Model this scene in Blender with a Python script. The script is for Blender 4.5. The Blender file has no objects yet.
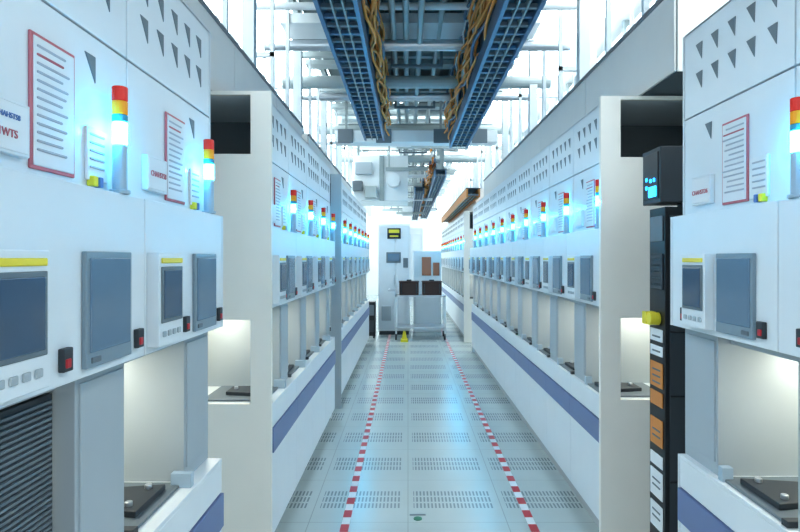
import bpy, bmesh, math, random
from mathutils import Vector
random.seed(7)
S=bpy.context.scene
S.view_settings.view_transform='Standard'
S.view_settings.exposure=0.55
S.view_settings.gamma=0.90

# ---------------- materials ----------------
MATS={}
def mat(name,col,rough=0.45,metal=0.0,emis=None,es=0.0,var=0.03,scale=6.0,coat=0.0):
    m=bpy.data.materials.new(name); m.use_nodes=True
    nt=m.node_tree; b=nt.nodes['Principled BSDF']
    b.inputs['Roughness'].default_value=rough; b.inputs['Metallic'].default_value=metal
    if coat: b.inputs['Coat Weight'].default_value=coat
    tc=nt.nodes.new('ShaderNodeTexCoord'); nz=nt.nodes.new('ShaderNodeTexNoise')
    nz.inputs['Scale'].default_value=scale; nz.inputs['Detail'].default_value=3
    nt.links.new(tc.outputs['Object'],nz.inputs['Vector'])
    mx=nt.nodes.new('ShaderNodeMix'); mx.data_type='RGBA'
    a=[max(0,c*(1-var)) for c in col]; c2=[min(1,c*(1+var)) for c in col]
    mx.inputs[6].default_value=(*a,1); mx.inputs[7].default_value=(*c2,1)
    nt.links.new(nz.outputs['Fac'],mx.inputs[0]); nt.links.new(mx.outputs[2],b.inputs['Base Color'])
    if emis:
        b.inputs['Emission Color'].default_value=(*emis,1); b.inputs['Emission Strength'].default_value=es
    MATS[name]=m; return m
mat('panel_white',(0.76,0.82,0.86),0.32)
mat('panel_cream',(0.90,0.88,0.82),0.4)
mat('panel_grey',(0.42,0.48,0.52),0.45)
mat('inner_grey',(0.22,0.26,0.28),0.6)
mat('recess_cream',(0.90,0.86,0.70),0.5)
mat('strip_blue',(0.16,0.22,0.40),0.4)
mat('seam_dark',(0.08,0.11,0.13),0.6)
mat('black_plastic',(0.008,0.010,0.013),0.35)
mat('dark_grey',(0.04,0.05,0.06),0.5)
mat('mid_grey',(0.16,0.20,0.23),0.45)
mat('plinth_grey',(0.45,0.48,0.50),0.6)
mat('screen_blue',(0.09,0.16,0.24),0.15,emis=(0.2,0.36,0.5),es=0.10,var=0.1,scale=9)
mat('screen_dark',(0.03,0.06,0.11),0.12,emis=(0.10,0.22,0.34),es=0.13,var=0.2,scale=9)
mat('screen_frame',(0.24,0.32,0.38),0.3)
mat('yellow',(0.85,0.72,0.05),0.4)
mat('red',(0.55,0.03,0.04),0.4)
mat('notice_red',(0.58,0.18,0.22),0.5)
mat('paper',(0.80,0.84,0.87),0.6)
mat('print_grey',(0.50,0.54,0.61),0.7)
mat('print_blue',(0.14,0.26,0.55),0.7)
mat('lamp_red',(0.8,0.03,0.02),0.25,emis=(1,0.05,0.02),es=0.05)
mat('lamp_amber',(0.95,0.38,0.02),0.25,emis=(1,0.4,0.02),es=0.05)
mat('lamp_green',(0.05,0.35,0.5),0.25)
mat('lamp_cyan',(0.1,0.7,1.0),0.2,emis=(0.03,0.55,1.0),es=22)
mat('lamp_body',(0.40,0.52,0.62),0.3)
mat('led_blue',(0.05,0.3,1.0),0.2,emis=(0.02,0.40,1.0),es=4)
mat('orange',(0.95,0.36,0.07),0.45,var=0.2,scale=20)
mat('orange_label',(0.66,0.27,0.07),0.5)
mat('steel',(0.62,0.66,0.70),0.28,metal=0.8)
mat('tray_blue',(0.10,0.19,0.31),0.4,metal=0.2,var=0.25,scale=3)
mat('tray_dark',(0.05,0.09,0.13),0.5)
mat('housing_grey',(0.78,0.78,0.76),0.5)
mat('edge_trim',(0.20,0.22,0.24),0.5)
mat('ceiling_grey',(0.20,0.25,0.26),0.7,var=0.15,scale=1.2)
mat('beam_grey',(0.32,0.38,0.39),0.5)
mat('duct_grey',(0.42,0.49,0.50),0.4,var=0.08)
mat('wall_white',(0.86,0.90,0.91),0.6)
mat('duct_white',(0.80,0.85,0.87),0.4)
mat('brown_box',(0.045,0.018,0.012),0.3)
mat('amber_glass',(0.42,0.16,0.09),0.15)
mat('light_panel',(1,1,1),0.5,emis=(0.91,0.98,1.0),es=3.4,var=0)
mat('fixture_panel',(1,1,1),0.5,emis=(0.92,0.98,1.0),es=4.5,var=0)
mat('glazing',(0.9,0.95,0.97),0.3,emis=(0.90,0.98,1.0),es=0.9,var=0.02)
mat('white_post',(0.60,0.67,0.70),0.35)
mat('green',(0.02,0.18,0.09),0.5)
mat('recess_fill_strip',(1,1,1),0.5,emis=(1.0,0.93,0.78),es=10,var=0)  # warm emission for an added fill strip, not a tool part

def floor_mat():
    m=bpy.data.materials.new('raised_floor'); m.use_nodes=True; nt=m.node_tree; N=nt.nodes; L=nt.links
    b=N['Principled BSDF']
    tc=N.new('ShaderNodeTexCoord'); sp=N.new('ShaderNodeSeparateXYZ'); L.new(tc.outputs['Object'],sp.inputs[0])
    def M(op,a,bv=None,c=None):
        n=N.new('ShaderNodeMath'); n.operation=op
        for i,v in enumerate((a,bv,c)):
            if v is None: continue
            if isinstance(v,(int,float)): n.inputs[i].default_value=v
            else: L.new(v,n.inputs[i])
        return n.outputs[0]
    x=sp.outputs[0]; y=sp.outputs[1]
    fx=M('FRACT',M('DIVIDE',M('ADD',x,60),0.6)); fy=M('FRACT',M('ADD',M('DIVIDE',M('ADD',y,69),0.69),0.456))
    def rng(v,a,bb): return M('MULTIPLY',M('GREATER_THAN',v,a),M('LESS_THAN',v,bb))
    zone=M('MULTIPLY',rng(fx,0.06,0.92),M('ADD',M('ADD',rng(fy,0.02,0.13),rng(fy,0.165,0.275)),rng(fy,0.31,0.42)))
    slot=rng(M('FRACT',M('DIVIDE',M('ADD',x,60),0.024)),0.25,0.75)
    holes=M('MULTIPLY',zone,slot)
    sx=M('GREATER_THAN',M('ABSOLUTE',M('SUBTRACT',fx,0.5)),0.495)
    sy=M('GREATER_THAN',M('ABSOLUTE',M('SUBTRACT',M('FRACT',M('ADD',fy,0.28)),0.5)),0.496)
    seam=M('MAXIMUM',sx,sy)
    nz=N.new('ShaderNodeTexNoise'); nz.inputs['Scale'].default_value=2.5; nz.inputs['Detail'].default_value=4
    L.new(tc.outputs['Object'],nz.inputs['Vector'])
    def mix(f,a,c):
        n=N.new('ShaderNodeMix'); n.data_type='RGBA'
        if isinstance(f,(int,float)): n.inputs[0].default_value=f
        else: L.new(f,n.inputs[0])
        for i,v in ((6,a),(7,c)):
            if isinstance(v,tuple): n.inputs[i].default_value=(*v,1)
            else: L.new(v,n.inputs[i])
        return n.outputs[2]
    base=mix(nz.outputs['Fac'],(0.45,0.52,0.52),(0.54,0.61,0.60))
    c1=mix(M('MULTIPLY',seam,0.45),base,(0.2,0.22,0.22))
    c2=mix(M('MULTIPLY',holes,0.75),c1,(0.15,0.19,0.21))
    L.new(c2,b.inputs['Base Color'])
    b.inputs['Roughness'].default_value=0.25
    b.inputs['Specular IOR Level'].default_value=0.7
    MATS['raised_floor']=m
floor_mat()

# ---------------- builder ----------------
class B:
    def __init__(s): s.v=[];s.f=[];s.mi=[];s.mats=[]
    def m(s,n):
        if n not in s.mats: s.mats.append(n)
        return s.mats.index(n)
    def box(s,x0,x1,y0,y1,z0,z1,mt):
        if x0>x1:x0,x1=x1,x0
        if y0>y1:y0,y1=y1,y0
        if z0>z1:z0,z1=z1,z0
        i=len(s.v)
        s.v+=[(x0,y0,z0),(x1,y0,z0),(x1,y1,z0),(x0,y1,z0),(x0,y0,z1),(x1,y0,z1),(x1,y1,z1),(x0,y1,z1)]
        s.f+=[(i,i+3,i+2,i+1),(i+4,i+5,i+6,i+7),(i,i+1,i+5,i+4),(i+1,i+2,i+6,i+5),(i+2,i+3,i+7,i+6),(i+3,i,i+4,i+7)]
        s.mi+=[s.m(mt)]*6
    def prism(s,pts,axis,a,b,mt):
        n=len(pts);i=len(s.v)
        for t in (a,b):
            for p in pts:
                s.v.append({'x':(t,p[0],p[1]),'z':(p[0],p[1],t),'y':(p[0],t,p[1])}[axis])
        s.f.append(tuple(range(i,i+n))); s.f.append(tuple(range(i+2*n-1,i+n-1,-1)))
        for k in range(n): s.f.append((i+k,i+(k+1)%n,i+n+(k+1)%n,i+n+k))
        s.mi+=[s.m(mt)]*(n+2)
    def cyl(s,cx,cy,z0,z1,r,mt,n=16,axis='z'):
        pts=[(cx+r*math.cos(2*math.pi*k/n),cy+r*math.sin(2*math.pi*k/n)) for k in range(n)]
        s.prism(pts,axis,z0,z1,mt)
    def mesh(s,name):
        me=bpy.data.meshes.new(name); me.from_pydata(s.v,[],s.f)
        for n in s.mats: me.materials.append(MATS[n])
        for p,k in zip(me.polygons,s.mi): p.material_index=k
        bm=bmesh.new(); bm.from_mesh(me); bmesh.ops.recalc_face_normals(bm,faces=bm.faces); bm.to_mesh(me); bm.free()
        return me
    def obj(s,name,parent=None,bevel=0,loc=(0,0,0)):
        return mkobj(name,s.mesh(name),parent,bevel,loc)
def mkobj(name,me,parent=None,bevel=0,loc=(0,0,0)):
    o=bpy.data.objects.new(name,me); S.collection.objects.link(o); o.location=loc
    if parent:
        o.parent=parent; o.location=Vector(loc)-parent.location
    if bevel:
        md=o.modifiers.new('bevel','BEVEL'); md.width=bevel; md.segments=2; md.limit_method='ANGLE'; md.use_clamp_overlap=False
    return o
def text(name,s,loc,rot,size,mt,parent=None):
    c=bpy.data.curves.new(name,'FONT'); c.body=s; c.size=size; c.align_x='CENTER'; c.align_y='CENTER'; c.extrude=0.0008
    c.materials.append(MATS[mt]); o=bpy.data.objects.new(name,c); S.collection.objects.link(o)
    o.location=loc; o.rotation_euler=rot
    if parent: o.parent=parent
    return o

XL,XR=-0.73,1.06; BAY=0.69

def bay_mesh(side,light_off,name,scr='screen_frame'):
    b=B(); sg=-1 if side=='L' else 1
    def bx(u0,u1,v0,v1,z0,z1,m): b.box(sg*v0,sg*v1,u0,u1,z0,z1,m)
    W=BAY; lo=0.0 if side=='L' else 0.03; SH=0.80
    bx(0,W,0.07,1.0,0,0.1,'plinth_grey')
    bx(0,W,lo+0.025,1.0,0.1,SH,'seam_dark')
    bx(0.003,W-0.003,lo,lo+0.03,0.1,0.545,'panel_white')
    bx(0.0,W,lo-0.008,lo+0.03,0.55,0.68,'strip_blue')
    bx(0.003,W-0.003,lo,lo+0.03,0.685,SH,'panel_white')
    bx(0,W,lo,0.52,SH,SH+0.015,'panel_white')
    s=SH+0.015
    bx(0.05,0.41,0.05,0.40,s,s+0.010,'mid_grey')
    pts=[(0.12,0.08),(0.34,0.08),(0.30,0.30),(0.16,0.30)]
    b.prism([(sg*v,u) for u,v in pts],'z',s+0.01,s+0.03,'dark_grey')
    for u,v in ((0.16,0.12),(0.30,0.12),(0.23,0.26)): b.cyl(sg*v,u,s+0.03,s+0.045,0.012,'steel',10)
    bx(0.38,0.41,lo+0.01,0.08,s,s+0.05,'lamp_body')
    bx(0.02,0.05,0.04,0.12,s,s+0.02,'dark_grey')
    bx(0,W,0.50,0.52,s,1.33,'recess_cream')
    bx(0.44,W-0.004,0.055,0.50,s,1.33,'panel_grey')
    bx(0.455,W-0.019,0.049,0.056,0.86,1.30,'panel_grey')
    bx(0.0,0.44,0.10,0.50,1.29,1.33,'panel_grey')
    bx(0.05,0.40,0.30,0.42,1.275,1.29,'recess_fill_strip')  # added glowing strip that brightens the cream recess wall
    bx(0.002,W-0.002,0,0.5,1.33,1.765,'panel_white')
    bx(0,W,0.06,0.5,1.335,1.76,'seam_dark')
    def fl(a,c):
        return (a,c) if side=='L' else (W-c,W-a)
    a,c=(0.012,0.19) if side=='L' else (W-0.335,W-0.16)
    bx(a,c,-0.035,0,1.35,1.615,'panel_white')
    bx(a+0.012,c-0.012,-0.039,-0.035,1.585,1.60,'yellow')
    bx(a+0.012,c-0.012,-0.038,-0.035,1.415,1.575,'mid_grey')
    bx(a+0.026,c-0.022,-0.041,-0.036,1.425,1.565,'screen_dark')
    for k in range(4): bx(a+0.02+k*0.036,a+0.042+k*0.036,-0.040,-0.035,1.375,1.392,'panel_grey')
    a,c=fl(0.365,0.585)
    bx(a,c,-0.012,0,1.35,1.615,scr)
    bx(a+0.014,c-0.014,-0.016,-0.009,1.385,1.60,'screen_blue')
    bx(a+0.02,a+0.06,-0.016,-0.009,1.36,1.374,'mid_grey')
    for p in ((0.275,0.62) if side=='L' else (0.10,0.605)):
        a,c=fl(p,p+0.035)
        bx(a,c,-0.014,0,1.36,1.41,'dark_grey'); bx(a+0.004,a+0.022,-0.018,-0.013,1.368,1.388,'red')
    bx(0.003,W-0.003,0.05,0.08,1.765,2.148,'panel_white')
    bx(0.003,W-0.003,0.05,0.08,2.154,2.49,'panel_white')
    bx(0,W,0.07,0.09,1.765,2.49,'seam_dark')
    bx(0.66,W,0.09,1.0,1.765,2.48,'inner_grey')
    bx(0,W,0.05,1.0,2.48,2.492,'panel_white')
    bx(0,W,0.98,1.0,1.765,2.48,'inner_grey')
    def tri(u,z,s):
        b.prism([(u,z),(u+s,z),(u+s,z-s*1.35)] if side=='L' else [(u,z),(u+s,z),(u+s*0.1,z-s*1.3)],'x',sg*0.047,sg*0.052,'mid_grey')
    for r in range(2):
        for k in range(5): tri(0.08+k*0.115,2.42-r*0.11,0.052)
    tri(0.47,2.10,0.05)
    a,c=fl(0.255,0.42) if side=='L' else fl(0.30,0.46)
    bx(a,c,0.044,0.05,1.785,2.07,'notice_red'); bx(a+0.008,c-0.008,0.041,0.045,1.793,2.062,'paper')
    for k in range(13):
        z=2.045-k*0.018; w=random.uniform(0.09,0.135)
        bx(a+0.016,a+0.016+w,0.0395,0.042,z-0.005,z,'print_grey' if k!=1 else 'notice_red')
    a,c=(0.09,0.235) if side=='L' else (W-0.24,W-0.10)
    bx(a,c,0.032,0.05,1.80,1.905,'panel_white'); bx(a+0.006,c-0.006,0.030,0.033,1.806,1.899,'paper')
    a,c=fl(0.47,0.57)
    bx(a,c,0.042,0.05,1.79,1.92,'paper')
    for k in range(5): bx(a+0.01,c-0.02,0.040,0.043,1.90-k*0.02,1.905-k*0.02,'print_grey')
    bx(a+0.01,a+0.03,0.03,0.05,1.775,1.80,'yellow'); bx(a+0.04,a+0.055,0.03,0.05,1.775,1.80,'print_blue')
    if light_off is not None:
        cx,cy=sg*0.012,light_off
        b.cyl(cx,cy,1.765,1.775,0.026,'lamp_body')
        b.cyl(cx,cy,1.775,1.89,0.018,'lamp_body')
        b.cyl(cx,cy,1.89,1.95,0.019,'lamp_cyan')
        b.cyl(cx,cy,1.95,1.968,0.019,'lamp_green')
        b.cyl(cx,cy,1.968,2.003,0.019,'lamp_amber')
        b.cyl(cx,cy,2.003,2.04,0.019,'lamp_red')
    return b.mesh(name)
mLn=bay_mesh('L',0.57,'tool_bay_a'); mLm=bay_mesh('L',0.655,'tool_bay_b'); mLf=bay_mesh('L',0.655,'tool_bay_f','dark_grey')
mRn=bay_mesh('R',0.62,'tool_bay_c'); mRm=bay_mesh('R',0.04,'tool_bay_d'); mRx=bay_mesh('R',None,'tool_bay_e')

def glow(o,side,u,n=2,p=0.6):
    for k in range(n):
        l=bpy.data.lights.new('beacon_glow','POINT'); l.energy=p; l.color=(0.03,0.55,1.0); l.shadow_soft_size=0.006
        g=bpy.data.objects.new('beacon_glow',l); S.collection.objects.link(g); g.parent=o
        du=(-0.04,0.04)[k] if n==2 else 0.03
        g.location=((-0.015 if side=='L' else 0.015) if n==2 else (0.022 if side=='L' else -0.022),u+du,1.92)
def tool(me,X,Y,side=None,u=None,n=1,p=0.8):
    o=mkobj('wafer_processing_tool',me,None,0.0025,(X,Y,0))
    if u is not None: glow(o,side,u,n,p)
    return o
nl=[]; nr=[]
for k in range(-2,2): nl.append(tool(mLn,XL,0.975+k*BAY,'L',0.57 if k>=0 else None,2,0.6))
for k in range(-2,2): nr.append(tool(mRn if k<1 else mRx,XR,1.03+k*BAY,'R',0.62 if k==0 else None,2,0.6))
ml=[tool(mLm,XL,3.23+k*BAY,'L',0.655,1,1.6) for k in range(4)]
mr=[tool(mRm,XR,3.33+k*BAY,'R',0.04,1,1.6) for k in range(10)]
fl_=[tool(mLf,XL,6.40+k*BAY,'L',0.655 if k<5 else None,1,2.4) for k in range(7)]
fr_=[tool(mRm,XR,11.4+k*BAY,'R',0.04 if k<5 else None,1,2.4) for k in range(12)]

def end_panel(side,X,Y,mt='panel_cream',th=0.03):
    b=B(); sg=-1 if side=='L' else 1
    vc=[0,0.11,0.50,1.5]; zc=[0,0.82,1.27,2.155,2.472,2.492]
    for i in range(3):
        for j in range(5):
            if i==1 and j in (1,3): continue
            b.box(X+sg*vc[i],X+sg*vc[i+1],Y,Y+th,zc[j],zc[j+1],mt)
    return b
end_panel('L',XL,3.20).obj('side_panel',ml[0])
end_panel('R',XR,3.30).obj('side_panel',mr[0])
end_panel('L',XL+0.02,6.37,'panel_grey').obj('side_panel',fl_[0])
end_panel('R',XR,11.37).obj('side_panel',fr_[0])
for (s,X,Y,p) in (('L',XL,2.357,nl[-1]),('R',XR,2.412,nr[-1]),('L',XL,5.992,ml[-1]),('R',XR,10.232,mr[-1]),('L',XL,11.232,fl_[-1])):
    b=B(); sg=-1 if s=='L' else 1
    b.box(X+sg*0.03,X+sg*1.0,Y,Y+0.012,0,0.81,'panel_white'); b.box(X+sg*0.06,X+sg*1.0,Y,Y+0.012,0.81,1.33,'panel_grey')
    b.box(X,X+sg*1.0,Y,Y+0.012,1.33,1.765,'panel_white'); b.box(X+sg*0.05,X+sg*1.0,Y,Y+0.012,1.765,2.49,'panel_white')
    b.obj('side_cover',p)

R90=math.radians(90)
def lab(o,side,s,size,mt,u,z,v=0.0285):
    x=(-v if side=='L' else v); text('label_text',s,(x,u,z),(R90,0,R90 if side=='L' else -R90),size,mt,o)
lab(nl[2],'L','1WTS',0.022,'notice_red',0.163,1.838); lab(nl[2],'L','CHAHSTS8',0.015,'print_blue',0.163,1.872)
lab(nl[3],'L','CHAHSTS8',0.023,'notice_red',0.163,1.852)
for o in nr[2:]:
    lab(o,'R','CHAHSTD6',0.023,'notice_red',BAY-0.17,1.845)

b=B()
b.box(XL-0.13,XL-0.10,0.99,1.40,0.82,1.285,'dark_grey')
for k in range(34):
    z=0.83+k*0.0132
    b.box(XL-0.10,XL-0.094,1.0,1.39,z,z+0.006,'mid_grey')
b.obj('louvre_door',nl[2])

def housing(name,X,sg,y0,y1):
    b=B(); b.box(X,X+sg*1.1,y0,y1,2.50,2.92,'seam_dark')
    n=max(1,round((y1-y0)/(2*BAY))); w=(y1-y0)/n
    for k in range(n):
        b.box(X-sg*0.012,X,y0+k*w+0.004,y0+(k+1)*w-0.004,2.505,2.90,'housing_grey')
    b.box(X-sg*0.02,X+sg*0.05,y0,y1,2.90,2.925,'edge_trim')
    b.box(X,X+sg*1.1,y0-0.01,y0,2.5,2.92,'housing_grey')
    b.obj(name,bevel=0.002)
housing('upper_equipment_housing',1.30,1,2.9,10.2)
housing('upper_equipment_housing',-1.07,-1,2.5,6.0)
housing('upper_equipment_housing',-1.07,-1,6.4,11.2)
housing('upper_equipment_housing',1.30,1,11.4,19.6)

b=B()
b.box(1.20,1.55,2.80,2.98,0.05,1.84,'black_plastic')
b.box(1.21,1.54,2.81,2.97,0,0.05,'dark_grey')
b.box(1.22,1.53,2.795,2.80,0.2,1.80,'dark_grey')
for z in (0.55,0.95,1.25,1.55): b.box(1.22,1.53,2.79,2.796,z,z+0.01,'black_plastic')
b.box(1.17,1.55,2.78,2.99,1.86,2.12,'dark_grey')
b.box(1.165,1.171,2.80,2.97,1.88,2.10,'black_plastic')
b.box(1.30,1.34,2.85,2.9,1.84,1.86,'dark_grey')
b.box(1.16,1.166,2.815,2.90,1.89,1.94,'led_blue')
for dy,z in ((0.03,1.96),(0.07,1.96),(0.12,1.93),(0.12,1.97)):
    b.box(1.16,1.166,2.80+dy,2.815+dy,z,z+0.018,'led_blue')
def fr(z0,z1,m,y0=2.82,y1=2.96): b.box(1.194,1.20,y0,y1,z0,z1,m)
fr(1.68,1.80,'mid_grey'); fr(1.45,1.62,'dark_grey')
for k in range(5): fr(1.47+k*0.03,1.48+k*0.03,'mid_grey',2.84,2.94)
fr(1.20,1.26,'paper'); fr(1.13,1.18,'paper'); fr(0.98,1.10,'orange_label'); fr(0.89,0.96,'orange_label'); fr(0.70,0.83,'orange_label'); fr(0.60,0.66,'paper'); fr(0.45,0.58,'paper'); fr(0.30,0.42,'paper')
for z in (1.0,1.03,1.06,0.74,0.77,0.35,0.38,0.50,0.53,1.22,1.15): b.box(1.191,1.195,2.84,2.93,z,z+0.008,'mid_grey')
b.cyl(2.87,1.31,1.15,1.20,0.03,'yellow',14,'x')
b.box(1.15,1.2,2.90,2.95,1.28,1.34,'yellow')
b.obj('black_controller_rack',bevel=0.003)

# ---------------- room ----------------
b=B(); b.box(-4.5,4.5,-3,26,-0.05,0,'raised_floor'); b.obj('floor')
b=B(); b.box(-4.5,4.5,-3,26,4.7,4.8,'wall_white')
b.box(-1.15,1.2,-3,26,4.3,4.7,'ceiling_grey'); b.obj('ceiling')
b=B(); b.box(-4.6,-4.5,-3,26,0,4.7,'wall_white'); b.obj('wall_left')
b=B(); b.box(4.5,4.6,-3,26,0,4.7,'wall_white'); b.obj('wall_right')
b=B(); b.box(-4.5,4.5,26,26.1,0,4.7,'wall_white'); b.obj('wall_back')
b=B()
for sx in (-1,1):
    for k in range(20):
        y=-2.9+k*1.42
        b.box(sx*1.25,sx*2.5,y,y+1.38,4.65,4.698,'light_panel')
b.obj('fluorescent_light_panels')
for sx,X,nm in ((1,2.85,'window_1'),(-1,-2.6,'window_2')):
    b=B()
    for k in range(19):
        y=-0.5+k*1.4
        b.box(X,X+sx*0.03,y,y+1.32,2.4,4.6,'glazing'); b.box(X-sx*0.03,X+sx*0.05,y+1.32,y+1.4,0,4.7,'duct_grey')
    b.box(X-sx*0.03,X+sx*0.05,-0.5,26,2.3,2.4,'duct_grey')
    b.obj(nm)

b=B()
y=3.0;k=0
while y<25:
    w=random.choice([0.08,0.12,0.2,0.45]); z=random.choice([4.05,4.12,4.18,3.98])
    b.box(-1.3,1.35,y,y+w,z,z+random.choice([0.06,0.1]),random.choice(['beam_grey','duct_grey','duct_grey','duct_white']))
    if k%2==0:
        xa=random.uniform(-0.6,0.2); b.box(xa,xa+random.uniform(0.3,0.7),y+w,y+w+0.3,4.16,4.26,random.choice(['duct_white','beam_grey','mid_grey']))
    y+=w+random.uniform(0.12,0.3);k+=1
for x in (-1.2,-0.7,-0.28,0.06,0.42,0.62,1.2): b.box(x-0.03,x+0.03,-2,25,4.22,4.298,'beam_grey')
grid=b.obj('overhead_service_grid')
b=B()
for k,y in enumerate([5.6,6.3,7.2,7.9,8.3,9.9,10.6,11.5,12.8]):
    z=3.95-0.12*(k%3)
    b.cyl(y,z,-1.5,1.7,0.035+0.02*(k%3),('duct_white','steel','duct_grey')[k%3],14,'x')
for x,z in ((-0.15,3.9),(-0.02,3.9),(0.12,3.85),(0.33,4.0)): b.cyl(x,z,4,24,0.03,'duct_grey',12,'y')
for k in range(10):
    b.box(-0.2,0.4,5+k*1.9,5.04+k*1.9,3.80,3.83,'mid_grey'); b.box(-0.2,-0.17,5+k*1.9,5.04+k*1.9,3.83,4.298,'mid_grey'); b.box(0.37,0.4,5+k*1.9,5.04+k*1.9,3.83,4.298,'mid_grey')
for k in range(13):
    y=10.4+k*1.05; z=random.uniform(3.0,3.6) if k>3 else random.uniform(3.4,3.7)
    xa=random.uniform(-1.2,-0.2); xb=random.uniform(0.4,1.3)
    b.box(xa,xb,y,y+0.07,z,z+0.07,random.choice(['duct_grey','beam_grey','duct_white','mid_grey']))
    for x in (xa+0.05,xb-0.09): b.box(x,x+0.03,y+0.02,y+0.05,z+0.07,4.298,'beam_grey')
    if k%3==0: b.box(xa+0.2,xa+0.55,y+0.1,y+0.4,z-0.05,z+0.25,'duct_white')
b.obj('pipework',grid)
b=B()
for k in range(9):
    y=10.4+k*1.6
    b.box(-1.0,-0.1,y,y+0.8,4.22,4.298,'fixture_panel'); b.box(0.15,1.05,y,y+0.8,4.22,4.298,'fixture_panel')
b.obj('light_fixtures',grid)
b=B()
b.box(-1.15,1.4,9.4,9.75,3.42,3.60,'duct_white')
for x in (-1.0,-0.4,0.5,1.1): b.box(x,x+0.04,9.5,9.54,3.6,4.298,'beam_grey'); b.box(x-0.1,x+0.14,9.38,9.40,3.40,3.62,'mid_grey')
b.box(-1.15,1.4,9.9,10.0,3.72,3.82,'beam_grey')
b.obj('cross_air_duct',grid,bevel=0.004)

b=B()
for sx,X,y0,n in ((1,1.45,3.0,26),(-1,-1.2,2.6,26)):
    for k in range(n):
        y=y0+k*0.69
        w=0.035 if k%3 else 0.09
        b.box(X,X+sx*w,y,y+w,2.93,4.65,'white_post')
        b.box(X+sx*0.8,X+sx*(0.8+w),y+0.3,y+0.3+w,2.93,4.65,'panel_grey')
        if k%4==0:
            b.box(X+sx*0.3,X+sx*0.6,y+0.2,y+0.55,2.93,3.5,'duct_white'); b.box(X+sx*0.29,X+sx*0.3,y+0.25,y+0.5,3.1,3.4,'panel_grey')
        if k%3==1:
            b.box(X,X+sx*0.8,y,y+0.04,3.4+0.3*(k%2),3.44+0.3*(k%2),'white_post')
b.obj('hanger_posts',grid)

# ---------------- overhead trays ----------------
def cables(parent,x0,x1,y0,y1,zlo,zhi,n,mt,r=0.013):
    c=bpy.data.curves.new('cable_bundle','CURVE'); c.dimensions='3D'; c.bevel_depth=r; c.bevel_resolution=2
    c.materials.append(MATS[mt])
    for i in range(n):
        N=int((y1-y0)/0.16); sp=c.splines.new('POLY'); sp.points.add(N)
        bx=random.uniform(x0,x1); bz=random.uniform(zlo,zhi); ph=random.uniform(0,6); am=random.uniform(0.02,0.07); fq=random.uniform(3,7)
        for j in range(N+1):
            y=y0+(y1-y0)*j/N
            sp.points[j].co=(bx+0.03*math.sin(fq*y+ph),y,bz-am*abs(math.sin(fq*0.5*y+ph))+random.uniform(-.012,.012),1)
    o=bpy.data.objects.new('cable_bundle',c); S.collection.objects.link(o); o.parent=parent
def tray(x0,x1,y0,y1,z,inner,col='tray_blue',high=0.85,orange=True):
    b=B()
    w=x1-x0
    b.box(x0,x0+0.03,y0,y1,z,z+0.14,col); b.box(x1-0.03,x1,y0,y1,z,z+0.14,col)
    b.box(x0+w*0.36,x0+w*0.40,y0,y1,z+0.01,z+0.07,'beam_grey'); b.box(x0+w*0.62,x0+w*0.66,y0,y1,z+0.01,z+0.07,'beam_grey')
    b.box(x0,x1,y0,y1,z+0.14,z+0.155,'tray_dark')
    y=y0
    k=0
    while y<y1-0.05:
        b.box(x0+0.03,x1-0.03,y,y+0.035,z+0.02,z+0.05,col if k%2 else 'mid_grey')
        y+=0.16;k+=1
    y=y0+0.1; k=0
    s=1 if inner>0 else -1
    xi=x1 if inner>0 else x0
    while y<y1 and high>0:
        b.box(xi-s*0.03,xi,y,y+0.04,z+0.1,z+high,col)
        b.box(xi-s*0.25,xi,y,y+0.04,z+high*0.5,z+high*0.5+0.04,'beam_grey')
        b.box(xi-s*0.01,xi+s*0.03,y+0.1,y+0.26,z+0.3+0.2*(k%3),z+0.42+0.2*(k%3),'duct_white' if k%2 else 'orange')
        b.box(xi-s*0.2,xi-s*0.17,y,y+0.03,z+high*0.5,4.298,'beam_grey')
        y+=0.5;k+=1
    if high>0:
        b.box(xi-s*0.03,xi,y0,y1,z+high,z+high+0.06,col)
        b.box(xi-s*0.03,xi-s*0.01,y0,y1,z+0.45,z+0.52,'mid_grey')
        b.box(xi-s*0.06,xi-s*0.035,y0,y1,z+0.16,z+high,'mid_grey')
    o=b.obj('overhead_cable_tray')
    if orange and high>0:
        a,c=sorted((xi+s*0.0,xi+s*0.07))
        cables(o,a,c,y0,y1,z+0.15,z+high,14,'orange',0.013); cables(o,a,c,y0,y1,z+0.2,z+high,4,'duct_white',0.01); cables(o,a,c,y0,y1,z+0.2,z+high,4,'tray_blue',0.016)
    return o
tray(-0.63,-0.336,-1,8.7,3.3,1)
tray(0.64,0.92,-1,9.3,3.3,-1)
tray(0.50,0.74,11.5,24,3.15,-1,high=0.3)
tray(1.0,1.24,10.3,18,2.65,-1,'orange_label',high=0.0)
tray(0.15,0.38,14,24,3.1,1,high=0.3)

# ---------------- far equipment ----------------
b=B()
b.box(-1.15,0.0,12.6,13.8,2.8,3.75,'duct_white')
b.box(-1.1,-0.75,12.5,12.6,3.35,3.6,'panel_grey'); b.box(-0.6,-0.5,12.55,12.6,2.8,3.75,'beam_grey')
b.box(-1.15,-0.95,12.4,12.6,3.0,3.2,'mid_grey'); b.box(-0.9,-0.65,12.45,12.6,2.85,3.1,'duct_grey')
b.cyl(-0.3,3.2,12.3,12.6,0.14,'duct_white',20,'y')
for x in (-1.1,-0.1): b.box(x,x+0.05,13,13.05,3.75,4.298,'beam_grey')
b.obj('air_handling_unit',bevel=0.01)

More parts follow.
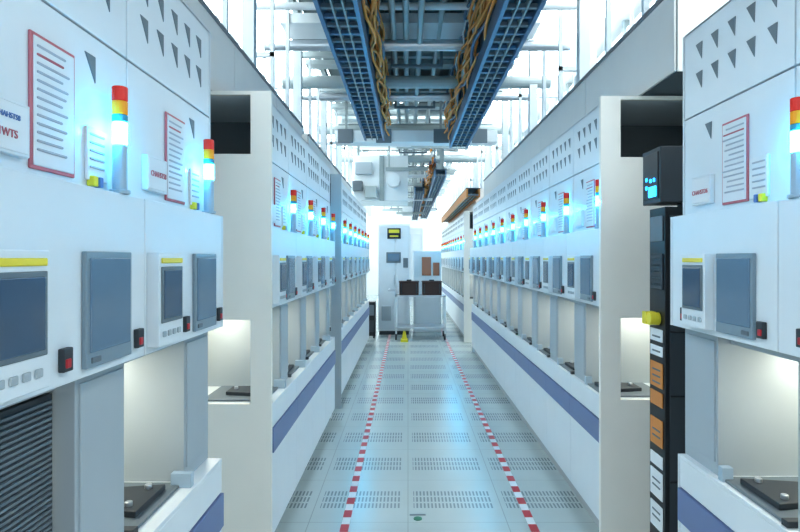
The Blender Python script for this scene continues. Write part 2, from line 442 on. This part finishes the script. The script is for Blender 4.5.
b=B()
b.box(-0.62,0.04,12.5,13.2,0.08,2.3,'duct_white'); b.box(-0.60,0.02,12.52,13.18,0,0.08,'dark_grey')
b.box(-0.60,-0.27,12.485,12.5,0.12,2.26,'panel_white'); b.box(-0.25,0.02,12.485,12.5,0.12,2.26,'panel_white')
b.box(-0.43,-0.15,12.47,12.485,2.0,2.22,'black_plastic'); b.box(-0.40,-0.18,12.463,12.471,2.12,2.19,'yellow'); b.box(-0.38,-0.2,12.463,12.471,2.04,2.07,'yellow')
b.box(-0.45,-0.15,12.47,12.485,1.5,1.72,'mid_grey'); b.box(-0.42,-0.18,12.462,12.471,1.53,1.69,'screen_blue')
b.box(-0.29,-0.27,12.45,12.485,1.05,1.25,'steel'); b.box(-0.55,-0.35,12.47,12.485,0.3,0.6,'panel_grey')
b.box(-0.1,0.0,12.47,12.485,1.4,1.6,'mid_grey')
b.obj('utility_cabinet',bevel=0.006)

b=B()
x0,x1,y0,y1=-0.25,0.74,11.7,12.25
for x in (x0,x1-0.035):
    for y in (y0,y1-0.035):
        b.box(x,x+0.035,y,y+0.035,0.12,1.25 if (y>y0 and x<x1-0.1) else 0.87,'duct_white')
        b.cyl(y+0.017,0.06,x,x+0.03,0.06,'dark_grey',16,'x')
        b.box(x+0.004,x+0.03,y+0.006,y+0.03,0.06,0.14,'steel')
for z in (0.22,0.84): b.box(x0,x1,y0,y1,z,z+0.03,'steel')
b.box(x0-0.12,x0,y0+0.05,y0+0.08,0.95,0.98,'steel'); b.box(x0-0.12,x0,y1-0.08,y1-0.05,0.95,0.98,'steel'); b.box(x0-0.14,x0-0.11,y0+0.05,y1-0.05,0.95,0.98,'steel')
cart=b.obj('equipment_trolley',bevel=0.004)
b=B()
for x in (-0.17,0.28):
    b.box(x,x+0.38,11.75,12.1,0.872,1.12,'brown_box'); b.box(x-0.01,x+0.39,11.74,12.11,1.12,1.145,'brown_box')
    b.box(x+0.03,x+0.05,11.735,11.75,0.9,1.10,'dark_grey'); b.box(x+0.33,x+0.35,11.735,11.75,0.9,1.10,'dark_grey'); b.box(x+0.14,x+0.24,11.86,11.98,1.145,1.17,'dark_grey')
b.obj('wafer_carrier_box',cart,0.01)
b=B()
b.box(0.12,0.72,13.0,13.5,0,1.75,'duct_white'); b.box(0.30,0.50,12.98,13.0,1.22,1.62,'amber_glass'); b.box(0.54,0.68,12.98,13.0,1.22,1.5,'amber_glass'); b.box(0.16,0.68,12.98,13.0,0.1,1.05,'panel_white')
b.obj('amber_window_cabinet',bevel=0.006)
b=B()
b.box(-0.86,-0.66,12.0,12.4,0.04,0.72,'black_plastic'); b.box(-0.84,-0.68,11.985,12.0,0.45,0.66,'mid_grey'); b.box(-0.84,-0.68,11.985,12.0,0.12,0.35,'dark_grey')
for x in (-0.85,-0.70):
    for y in (12.02,12.36): b.cyl(x+0.015,y,0,0.04,0.018,'dark_grey',10)
b.obj('vacuum_pump_unit',bevel=0.006)
b=B(); b.box(-0.14,0.0,11.4,11.6,0,0.05,'yellow'); b.prism([(-0.12,0.05),(-0.02,0.05),(-0.05,0.2),(-0.09,0.2)],'y',11.47,11.53,'yellow'); b.obj('floor_caution_stand')

b=B()
b.box(-0.6,0.5,20,21.5,0,2.6,'duct_white')
for k in range(3):
    b.box(-0.55+k*0.34,-0.24+k*0.34,19.97,20,0.2,2.4,'panel_white'); b.box(-0.5+k*0.34,-0.3+k*0.34,19.96,19.975,1.3,1.6,'mid_grey')
b.obj('far_stocker_cabinet',bevel=0.006)

for X in (-0.376,0.745):
    b=B(); b.box(X-0.024,X+0.024,0.5,16,0.0,0.0012,'paper')
    y=0.5
    while y<15.9:
        b.box(X-0.025,X+0.025,y,y+0.10,0.0012,0.0026,'red'); y+=0.2
    b.obj('floor_marking_tape')
b=B()
b.cyl(0.06,3.68,0,0.004,0.026,'green',24); b.box(0.01,0.11,3.73,3.745,0,0.003,'mid_grey')
b.obj('floor_stud_marker')

# ---------------- world ----------------
w=bpy.data.worlds.new('world'); S.world=w; w.use_nodes=True
w.node_tree.nodes['Background'].inputs[0].default_value=(0.84,0.94,1.0,1); w.node_tree.nodes['Background'].inputs[1].default_value=1.0

# ---------------- camera ----------------
c=bpy.data.cameras.new('camera'); co=bpy.data.objects.new('camera',c); S.collection.objects.link(co)
c.sensor_width=36; c.lens=27; c.shift_x=-0.01; c.shift_y=-0.01; c.clip_start=0.05
co.location=(0,0,1.6); co.rotation_euler=(R90,0,0); S.camera=co
